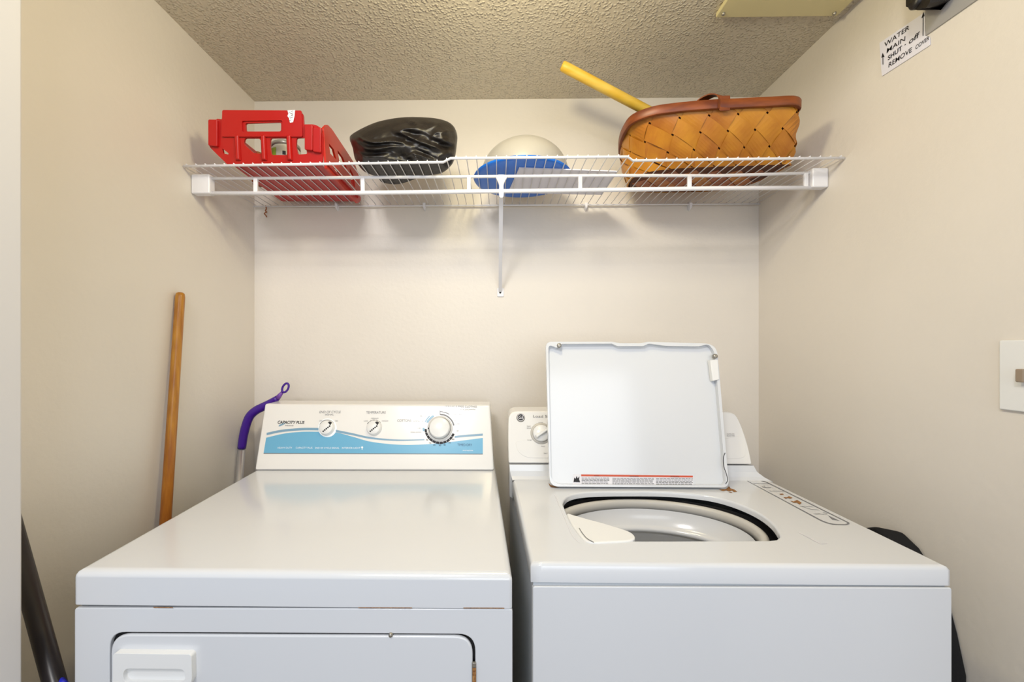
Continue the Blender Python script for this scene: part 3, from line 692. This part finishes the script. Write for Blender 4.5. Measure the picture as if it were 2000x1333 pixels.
plate('side_panel', [so, sh1, sh2, sh3, sh4], CS, .006, 'red_side', cr, .003, .0012)
fl = [SZ(455, 326), SZ(640, 326), SZ(701, 388), SZ(697, 397), SZ(552, 397)]
fl = [Vector((p_.x, min(p_.y, 1.375), ZT)) for p_ in fl]
solid('floor_panel', fl, [p_ + Vector((0, 0, .006)) for p_ in fl], 'red_plastic', cr, .001)
a_, b2 = fl[0], fl[4]
A = [a_ + Vector((-.004, 0, 0)), b2 + Vector((-.004, 0, 0)), b2 + Vector((-.016, 0, .105)), a_ + Vector((-.03, -.01, .105))]
solid('side_panel', A, [v_ + Vector((.006, 0, 0)) for v_ in A], 'red_plastic', cr, .001)
A = [fl[4] + Vector((0, .002, 0)), fl[3] + Vector((0, .002, 0)), fl[3] + Vector((.0, .012, .075)), fl[4] + Vector((-.01, .012, .075))]
solid('back_panel', A, [v_ + Vector((0, -.005, 0)) for v_ in A], 'red_plastic', cr, .001)
flats('sticker', [[(563, 217), (578, 216), (577, 228), (574, 240), (568, 241), (566, 232), (563, 228), (565, 223)]], CF, 'label_white', cr, .0046)
flats('sticker_print', [stroke([(566 + (i * 7) % 5, 220 + i * 3.2), (569 + (i * 5) % 6, 221.5 + i * 3.2)], .8) for i in range(6)] + [stroke([(570, 219 + i * 4), (574, 218 + i * 4)], .7) for i in range(4)], CF, 'print_grey', cr, .005)
# jar inside
jp = PY(559, 300, 1.20)
j = thing('jar', (jp.x, 1.20, ZT + .0065), 'pale jar with a green label and grey lid standing inside the red crate', 'jar')
z0 = ZT + .0065; hj = PY(559, 271, 1.16).z - z0
lathe('jar_body', [(0, 0), (.038, 0), (.041, .004), (.041, hj - .02), (.036, hj - .012)], (jp.x, 1.20, z0), 'jar_body', j, 40)
lathe('lid', [(.036, hj - .012), (.039, hj - .011), (.039, hj - .002), (.037, hj), (0, hj)], (jp.x, 1.20, z0), 'jar_lid', j, 40)
def wrap(name, a0, a1, z0_, z1_, m, r=.0417):
    V = []; n = 12
    for i in range(n + 1):
        a = math.radians(a0 + (a1 - a0) * i / n)
        for zq in (z0_, z1_): V.append(Vector((jp.x + r * math.cos(a), 1.20 + r * math.sin(a), z0 + zq)))
    return link(name, mesh(name, V, [(2 * i, 2 * i + 2, 2 * i + 3, 2 * i + 1) for i in range(n)]), m, j, True)
wrap('label', 195, 258, .01, hj - .024, 'jar_green'); wrap('print_mark', 284, 296, hj - .045, hj - .034, 'ink', .0420)
bpz = PY(504, 290, 1.24)
o = lathe('pouch', [(0, 0), (.014, 0), (.019, .02), (.016, .06), (.018, .085), (.010, .10), (0, .103)], (bpz.x, 1.24, z0), 'brown_stuff', None, 20)
tag(o, 'small brown pouch inside the red crate, left of the pale jar', 'pouch')

# black bag
sil = smoothpoly([(683, 272), (688, 262), (715, 247), (745, 236), (790, 229), (840, 230), (870, 236), (886, 247), (893, 265), (892, 285), (888, 310), (879, 326), (860, 339), (822, 345), (808, 351), (778, 360), (748, 357), (736, 346), (710, 334), (694, 312), (689, 290)], 8)
cxb, cyb = 790, 298; YB = 1.145
me = bpy.data.meshes.new('bag'); V = []; Fc = []
NA = len(sil); NR = 40
for side in (1, -1):
    for i in range(NR + 1 if side == 1 else NR):
        rho = (i / NR)
        for j_ in range(NA):
            x_, y_ = sil[j_]; X_ = cxb + (x_ - cxb) * rho; Y_ = cyb + (y_ - cyb) * rho
            dep = .085 * math.sqrt(max(0, 1 - rho ** 2.6))
            p_ = PY(X_, Y_, YB)
            if side == 1:   # camera-facing half with folds
                fold = 0
                for (fx0, fy0, fx1, fy1, wd, am) in []: pass
                q = Vector((p_.x * 7, p_.z * 7, 0))
                nz = noise.noise(q + Vector((3.1, 0, 0))) * 1.0
                rdg = 1 - min(1, abs(noise.noise(Vector((p_.x * 12 + p_.z * 22 + nz * 1.4, (p_.z * 9 - p_.x * 5) + 1.7, 2.2)))) * 3.5)
                rdg2 = 1 - min(1, abs(noise.noise(Vector((p_.x * 26 - p_.z * 16 + nz * 2, p_.z * 30 + 5.7, 8.2)))) * 3.5) + .6 * noise.noise(Vector((p_.x * 60, p_.z * 60, 1)))
                yoff = -dep - (rdg * .022 + rdg2 * .004 + nz * .03) * min(1, (1 - rho) * 7) 
            else: yoff = dep
            s_ = (YB + yoff) / YB
            q = CAM + (p_ - CAM) * s_
            if q.z < ZT + .0015:
                k = (ZT + .0015 - HC) / (q.z - HC); q = CAM + (q - CAM) * k
            V.append(q)
def idx(side, i, j_): return (i * NA + j_ % NA) if side == 1 else ((NR + 1) * NA + i * NA + j_ % NA) if i < NR else NR * NA + j_ % NA
for side in (1, -1):
    for i in range(NR):
        for j_ in range(NA): Fc.append((idx(side, i, j_), idx(side, i, j_ + 1), idx(side, i + 1, j_ + 1), idx(side, i + 1, j_)))
o = link('cloth_bag', mesh('bag', V, Fc), 'black_bag', None, True)
bm = bmesh.new(); bm.from_mesh(o.data); bmesh.ops.remove_doubles(bm, verts=bm.verts, dist=1e-5); bmesh.ops.recalc_face_normals(bm, faces=bm.faces); bm.to_mesh(o.data); bm.free()
tag(o, 'crumpled black leathery bag on the wire shelf, right of the red crate', 'bag')

# dome on blue base
pc = SZ(1022, 349); bx, by = pc.x, 1.208
R_ = .144
tb = thing('lidded_basin', (bx, by, ZT), 'round blue basin under a grey translucent dome at the middle of the shelf', 'basin')
zz = .0032
lathe('base', [(0, zz), (.132, zz), (.141, zz + .002), (R_, zz + .006), (.142, zz + .009), (.124, zz + .010), (0, zz + .006)], (bx, by, ZT), 'blue_plastic', tb, 72)
prof = []
for i in range(17):
    a = math.pi / 2 * i / 16; prof.append((.128 * math.cos(a) ** .9 if i < 16 else 0, (.008 + .106 * math.sin(a))))
lathe('dome', [(r_, h_ + zz) for r_, h_ in prof], (bx + .006, by, ZT), 'grey_dome', tb, 72)
# sheet under it
sp = [SZ(1014, 333), SZ(1205, 340), SZ(1175, 385), SZ(992, 381)]
sp = [Vector((p_.x, p_.y, ZT + .0003)) for p_ in sp]
o = solid('paper_sheet', sp, [p_ + Vector((0, 0, .0025)) for p_ in sp], 'paper')
tag(o, 'white sheet lying on the shelf wires beneath the blue basin', 'paper')

# basket
ztop = PY(1500, 193, 1.025).z - HC; zbt = zt + .002
tp = [(1553, 192), (1500, 193), (1440, 196), (1380, 199), (1320, 204.5), (1275, 211.5), (1238, 226), (1222, 246), (1214, 268), (1213, 290)]
top_o = [PZ(x_, y_, ztop) for x_, y_ in tp]
XLt = top_o[-1].x
top_o += [Vector((XLt + .03, 1.325, 0)), Vector((XLt + .10, 1.345, 0)), Vector((.62, 1.345, 0)), Vector((.74, 1.33, 0)), Vector((.785, 1.28, 0)), Vector((PZ(1562, 200, ztop).x + .004, 1.15, 0)), Vector((PZ(1562, 200, ztop).x, 1.06, 0))]
bt = [(1545, 322), (1500, 323), (1440, 325), (1380, 327), (1320, 330), (1275, 335), (1244, 344), (1233, 352), (1228, 362), (1230, 371)]
bot_o = [PZ(x_, y_, zbt) for x_, y_ in bt]
XLb = bot_o[-1].x
bot_o += [Vector((XLb + .02, 1.285, 0)), Vector((XLb + .08, 1.30, 0)), Vector((.60, 1.30, 0)), Vector((.70, 1.29, 0)), Vector((.755, 1.25, 0)), Vector((.775, 1.19, 0)), Vector((.785, 1.13, 0))]
def dense_loop(P, n):
    Q = smoothpoly([(p_.x, p_.y) for p_ in P], 10); Q = [Vector(q) for q in Q]
    L = [0]
    for i in range(len(Q)): L.append(L[-1] + (Q[(i + 1) % len(Q)] - Q[i]).length)
    out = []; k = 0
    for i in range(n):
        s_ = L[-1] * i / n
        while L[k + 1] < s_: k += 1
        f_ = (s_ - L[k]) / max(1e-9, L[k + 1] - L[k]); out.append(Q[k].lerp(Q[(k + 1) % len(Q)], f_))
    return out, L[-1]
NP = 240
To, Lt = dense_loop(top_o, NP); Bo, Lb = dense_loop(bot_o, NP)
Hb = ztop - zbt; Lm = (Lt + Lb) / 2
bk_c = sum(To, Vector((0, 0))) / NP
def surf(s, tt, off=0):
    """s in metres round the mid perimeter, tt 0..1 height"""
    u = (s / Lm) % 1 * NP; i = int(u); f_ = u - i
    a = To[i % NP].lerp(To[(i + 1) % NP], f_); b2 = Bo[i % NP].lerp(Bo[(i + 1) % NP], f_)
    kk = tt ** .75
    c = b2.lerp(a, kk)
    a2 = To[(i + 3) % NP] - To[(i - 3) % NP]; nn_ = Vector((a2.y, -a2.x)).normalized()
    if nn_.dot(c - bk_c) < 0: nn_ = -nn_
    c = c + nn_ * (off + .006 * math.sin(math.pi * tt) * 1.0)
    return Vector((c.x, c.y, HC + zbt + Hb * tt))
bk = thing('splint_basket', (.58, 1.18, ZT), 'woven wooden splint basket with a brown rim, at the right end of the shelf', 'basket')
# liner: inner dark wall
V = []; Fc = []
for r_ in range(7):
    for i in range(NP): V.append(surf(Lm * i / NP, r_ / 6, -.0045))
for r_ in range(6):
    for i in range(NP): Fc.append((r_ * NP + i, r_ * NP + (i + 1) % NP, (r_ + 1) * NP + (i + 1) % NP, (r_ + 1) * NP + i))
Fc.append(tuple(range(NP)))
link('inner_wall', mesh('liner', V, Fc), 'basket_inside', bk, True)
wS = .047 * math.sqrt(2)
nS = round(Lm / wS / 2) * 2; wS = Lm / nS
V = []; Fc = []; Mi = []
random.seed(11)
def ribbon(fam, i, mi):
    steps = 30; th = .0008; cols = []
    for k in range(steps + 1):
        tz = -.02 + (Hb + .04) * k / steps
        row = []
        for e in (-.45, .45):
            # point in (s, z) space: centre line then offset perpendicular to it
            if fam == 0: s0 = i * wS + tz; s_, z_ = s0 + e * wS / 2, tz - e * wS / 2
            else: s0 = i * wS - tz; s_, z_ = s0 + e * wS / 2, tz + e * wS / 2
            q = ((s0 + tz) if fam == 0 else (s0 - tz)) / wS
            am = .0017 * math.cos(math.pi * q) * (1 if i % 2 == 0 else -1) * (1 if fam == 0 else -1)
            zc_ = min(max(z_, 0), Hb)
            row.append((s_, zc_, am))
        cols.append(row)
    base = len(V)
    for row in cols:
        for (s_, z_, am) in row: V.append(surf(s_, z_ / Hb, am + .0022))
        for (s_, z_, am) in row: V.append(surf(s_, z_ / Hb, am + .0022 - th))
    for k in range(steps):
        b0 = base + k * 4; b1 = b0 + 4
        for f_ in ((b0, b0 + 1, b1 + 1, b1), (b0 + 2, b1 + 2, b1 + 3, b0 + 3), (b0, b1, b1 + 2, b0 + 2), (b0 + 1, b0 + 3, b1 + 3, b1 + 1)): Fc.append(f_); Mi.append(mi)
for fam in (0, 1):
    for i in range(nS): ribbon(fam, i, random.choice([0, 0, 1, 1, 2, 0, 2, 1]))
me = mesh('weave', V, Fc)
o = link('woven_body', me, None, bk)
for nm in ('splint_amber', 'splint_honey', 'splint_orange', 'splint_brown'): me.materials.append(M(nm))
for p_, mi in zip(me.polygons, Mi): p_.material_index = mi; p_.use_smooth = False
# bottom weave
V = []; Fc = []; Mi = []
def inside(x_, y_):
    c = False
    for i in range(0, NP, 3):
        a = Bo[i]; b2 = Bo[(i + 3) % NP]
        if (a.y > y_) != (b2.y > y_) and x_ < (b2.x - a.x) * (y_ - a.y) / (b2.y - a.y) + a.x: c = not c
    return c
wb = .040
for i in range(-2, 16):
    for j_ in range(-2, 9):
        x_, y_ = .34 + i * wb * .75, 1.08 + j_ * wb * .75
        if (i + j_) % 2: continue
        pts = [(x_ + .72 * wb, y_), (x_, y_ + .72 * wb), (x_ - .72 * wb, y_), (x_, y_ - .72 * wb)]
        if not all(inside(*q) for q in pts): continue
        b0 = len(V); tilt = .0008 * ((i - j_) // 2 % 2)
        V += [Vector((q[0], q[1], HC + zbt - .0004 - tilt)) for q in pts]; V += [Vector((q[0], q[1], HC + zbt + .0006)) for q in pts]
        for f_ in [(0, 1, 2, 3), (4, 5, 6, 7)] + [(k, (k + 1) % 4, 4 + (k + 1) % 4, 4 + k) for k in range(4)]: Fc.append(tuple(b0 + q for q in f_)); Mi.append(((i - j_) // 2 % 2) * 2 + (1 if random.random() < .5 else 0))
me = mesh('bottom', V, Fc); o = link('woven_bottom', me, None, bk)
for nm in ('splint_orange', 'splint_amber', 'splint_brown', 'splint_brown'): me.materials.append(M(nm))
for p_, mi in zip(me.polygons, Mi): p_.material_index = mi
# rim hoop: band following the top
hb = .021
prof = [(-.004, -hb), (.0040, -hb), (.0052, -hb + .002), (.0055, -.001), (.0040, .0015), (-.004, .0015)]
V = []; Fc = []
for i in range(NP):
    for (of, dz) in prof:
        q = surf(Lm * i / NP, 1, of + .002); V.append(q + Vector((0, 0, dz)))
K = len(prof)
for i in range(NP):
    for j_ in range(K): Fc.append((i * K + j_, i * K + (j_ + 1) % K, ((i + 1) % NP) * K + (j_ + 1) % K, ((i + 1) % NP) * K + j_))
o = link('rim', mesh('rim', V, Fc), 'rim_wood', bk, True)
o.modifiers.new('es', 'EDGE_SPLIT').split_angle = math.radians(38)
# small handle loop on the front rim
hp = PZ(1408, 197, ztop)
hl = [hp + Vector(q) for q in smooth3([(0, -.004, -.02), (0, -.004, .004), (-.003, .004, .018), (-.014, .020, .027), (-.030, .038, .024), (-.042, .052, .008), (-.046, .056, -.012)])]
V = []; Fc = []
for q in hl:
    for c_, dz in ((-1, 0), (1, 0), (1, -.003), (-1, -.003)): V.append(q + Vector((.011 * c_, .004 * c_, dz)))
for i in range(len(hl) - 1):
    for j_ in range(4): Fc.append((i * 4 + j_, i * 4 + (j_ + 1) % 4, i * 4 + 4 + (j_ + 1) % 4, i * 4 + 4 + j_))
Fc += [(0, 1, 2, 3), tuple(len(V) - 4 + k for k in range(4))]
link('handle', mesh('hh', V, Fc), 'rim_wood', bk)
plate('handle_foot', [rpoly([(1402, 190), (1424, 189), (1424, 218), (1403, 219)], 3)], Plane((0, hp.y, 0), (0, -1, 0)), .003, 'rim_wood', bk, .006, .001)
# yellow dowel
a_, b2 = PY(1097, 128, 1.15), PY(1258, 213, 1.19)
dv = (b2 - a_).normalized(); k = (ZT + .03 - a_.z) / dv.z; e_ = a_ + dv * k
e_ = a_ + dv * min(k, (.66 - a_.x) / dv.x)
o = tubes('wooden_dowel', [([a_, a_ + dv * .004, a_ + dv * .02, e_], [.0105, .0135, .0142, .0135])], 'yellow_dowel', None, 20)
tag(o, 'pale yellow wooden stick sticking up out of the splint basket', 'stick')
# dangling scrap
p_ = PY(519, 404, 1.388)
o = tubes('twine_scrap', [(smooth3([p_ + Vector(q) for q in ((0, 0, .004), (.003, -.002, -.008), (-.001, 0, -.014), (.004, -.002, -.019), (-.003, -.003, -.024), (.002, -.002, -.031), (.003, 0, -.036))], 3), .0020)], 'brown_stuff', None, 8)
tag(o, 'tiny brown scrap of twine hanging from the left end of the shelf', 'twine')

# ================================================================ leaning sticks
def line_px(a, Ya, b2, Yb): return PY(*a, Ya), PY(*b2, Yb)
a_ = PY(347, 572, 1.055); b2 = PY(323, 1022, .985)
a_.x = max(a_.x, XL + .012)
dv = (b2 - a_).normalized(); e_ = a_ + dv * ((.004 - a_.z) / dv.z)
bh = thing('broom_handle', (e_.x, e_.y, 0), 'long amber wooden pole leaning on the left wall behind the dryer', 'pole')
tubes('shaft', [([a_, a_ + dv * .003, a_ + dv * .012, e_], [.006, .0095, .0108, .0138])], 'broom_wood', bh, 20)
# purple handled mop
mp_ = thing('mop', (-.78, 1.2, 0), 'purple-handled mop with an aluminium pole in the corner behind the dryer', 'mop')
Ym = 1.30
P_ = [PY(*q, Ym) for q in ((472, 876), (477, 845), (486, 817), (499, 803), (520, 792), (542, 778))]
gp = smoothcurve([tuple(v_) for v_ in P_], 6)
n_ = len(gp)
tubes('grip', [(gp, [.0125 + .001 * math.sin(3 * i / n_) - .0045 * max(0, (i / n_ - .75) / .25) for i in range(n_)])], 'purple_plastic', mp_, 18)
tip = PY(542, 778, Ym); tip2 = PY(551, 767, Ym)
tubes('grip_neck', [([tip, tip2], [.0085, .005])], 'purple_light', mp_, 14)
rc = PY(557.5, 758, Ym); ringp = []
for i in range(20):
    a = 2 * math.pi * i / 20; dx, dz = math.cos(a) * .009, math.sin(a) * .0155; th = math.radians(-28)
    ringp.append(rc + Vector((dx * math.cos(th) - dz * math.sin(th), .0, dx * math.sin(th) + dz * math.cos(th))))
tubes('hanging_ring', [(ringp, .0034, True)], 'purple_plastic', mp_, 8)
pa = PY(472, 874, Ym); pb = PY(461, 938, Ym - .012); dv = (pb - pa).normalized()
dv = (pb - pa).normalized(); pe = pa + dv * ((.02 - pa.z) / dv.z); pe.x = max(pe.x, XL + .014)
tubes('pole', [([pa, pe], .0112)], 'aluminium', mp_, 16)
# dark pole at the lower left
a_ = PY(-2, 935, .700); b2 = PY(107, 1333, .645)
dv = (b2 - a_).normalized(); e_ = a_ + dv * ((.004 - a_.z) / dv.z)
vp = thing('vacuum_wand', (e_.x, e_.y, 0), 'black tube with a blue clip leaning between the door trim and dryer', 'pole')
tubes('tube', [([a_, e_], .0135)], 'black_pole', vp, 20)
q = PY(122, 1331, .638)
tubes('clip', [([q + Vector((-.012, 0, -.05)), q + Vector((-.006, 0, -.012)), q + Vector((0, 0, 0.002)), q + Vector((.004, 0, -.004)), q + Vector((.005, 0, -.05))], .004)], 'blue_grip', vp, 10)
# black ironing board / folded bag at the right wall
XB = XR - .012
prof = [PX(1722, 1042, XB), PX(1758, 1039, XB), PX(1790, 1070, XB), PX(1842, 1150, XB), PX(1866, 1240, XB), PX(1884, 1325, XB)]
last = prof[-1]; prof += [last + Vector((0, -.0, -.16)), Vector((XB, last.y + .01, .06)), Vector((XB, last.y + .03, .012)), Vector((XB, 1.0, .012)), Vector((XB, 1.02, .3)), Vector((XB, .98, .75))]
A = [Vector((XR - .040, v_.y + .03, v_.z)) for v_ in prof]; B = [Vector((XR - .003, v_.y, v_.z)) for v_ in prof]
o = solid('garment_bag', A, B, 'black_cloth', None, .008)
tag(o, 'flat black cloth bag squeezed between the washer and the right wall', 'bag')

# ================================================================ right wall
sg = thing('paper_sign', (XR, .93, PX(1770, 90, XR).z), 'white handwritten water shut-off note on the upper right wall', 'sign')
plate('card', [rpoly([(1719.5, 84), (1808, 24), (1809, 70), (1817.5, 72.5), (1818.5, 88), (1724, 149)], [1, 1, 1, 3, 3, 2])], RIGHT, .0015, 'paper', sg, .0022)
SP = Plane(RIGHT.p + RIGHT.n * .0024, RIGHT.n)
texts('handwriting', [
    ('WATER', (1727, 93), (1776, 57), 9, dict(bold=.008, skew=.1)), ('MAIN', (1732, 104), (1768, 79), 8.5, dict(bold=.008, skew=.1)),
    ('SHUT', (1734.5, 118), (1762, 97), 8.5, dict(bold=.02)), ('-', (1767, 91), (1769.5, 89), 8.5, dict(bold=.02)), ('off', (1775, 87), (1795, 72), 10, dict(bold=.01, skew=.2)),
    ('REMOVE', (1735.5, 132), (1781, 101), 9, dict(bold=.008, skew=.1)), ('COVER', (1788, 97), (1815, 77), 7.5, dict(bold=.01, skew=.1))], SP, 'ink', sg, .0004)
flats_each('drawn_arrow', [[(1724.1, 126), (1723.9, 112), (1721.5, 113), (1724, 103), (1728, 111), (1725.3, 111.5), (1725.5, 126)], [(1802.3, 70), (1802.5, 34), (1799.8, 36), (1803.8, 23), (1806, 31), (1803.9, 33), (1803.7, 70)]], SP, 'ink', sg, .0004)
pt = thing('valve_plate', (XR, .85, PX(1850, 20, XR).z), 'grey metal plate on the upper right wall beside the note', 'plate')
plate('metal_plate', [[(1810, -60), (1810.5, 69.5), (1908, 2), (1990, -56), (1990, -130)]], RIGHT, .003, 'grey_plate', pt, .0035, .0008)
lathe('screw', [(0, .003), (.003, .0025), (.0045, 0)], PX(1841, 30, XR - .0036), 'steel', pt, 14, Vector((-1, 0, 0)))
# dark valve cover above the note
vc = thing('valve_cover', (XR, .86, PX(1810, 0, XR).z), 'black lumpy valve cover above the handwritten note, cut by the frame', 'valve')
VX = XR - .05
pA = [PX(*q, VX) for q in ((1769, -70), (1769, 13), (1779, 17), (1792, 20), (1802, 16), (1808, 15.5), (1816, 6), (1832, -70))]
pB = [Vector((XR - .004, v_.y, v_.z)) for v_ in pA[:4]] + [PX(*q, XR - .004) for q in ((1822, 16.5), (1832, 15), (1856, 0), (1900, -60))]
solid('housing', pA, pB, 'black_bag', vc, .004)
lathe('knob', [(0, .008), (.009, .007), (.012, .003), (.012, -.01)], PX(1789, 5, VX), 'black_bag', vc, 20, Vector((-1, 0, -.1)))
# switch
sw = thing('light_switch', (XR, .71, PX(1980, 735, XR).z), 'white switch plate on the right wall at the picture edge', 'switch')
zt_, zb_ = PX(1957, 665, XR).z, PX(1957, 800, XR).z; ya = PX(1957, 730, XR).y
box('switch_plate', XR - .006, XR - .0003, ya - .075, ya, zb_, zt_, 'plastic_white', sw, .0025)
zc = (zt_ + zb_) / 2
box('toggle', XR - .018, XR - .005, ya - .043, ya - .032, zc - .010, zc + .012, 'brass_key', sw, .002)
# scuffs on the left wall: small real marks
for nm, pl, sc in (('scuff_mark', LEFT, [stroke([(366, 212), (378, 228)], 1.2), stroke([(352, 726), (362, 723)], 1.2)]),):
    pass
# drop helper properties
for o in bpy.data.objects:
    if 'base' in o.keys(): del o['base']
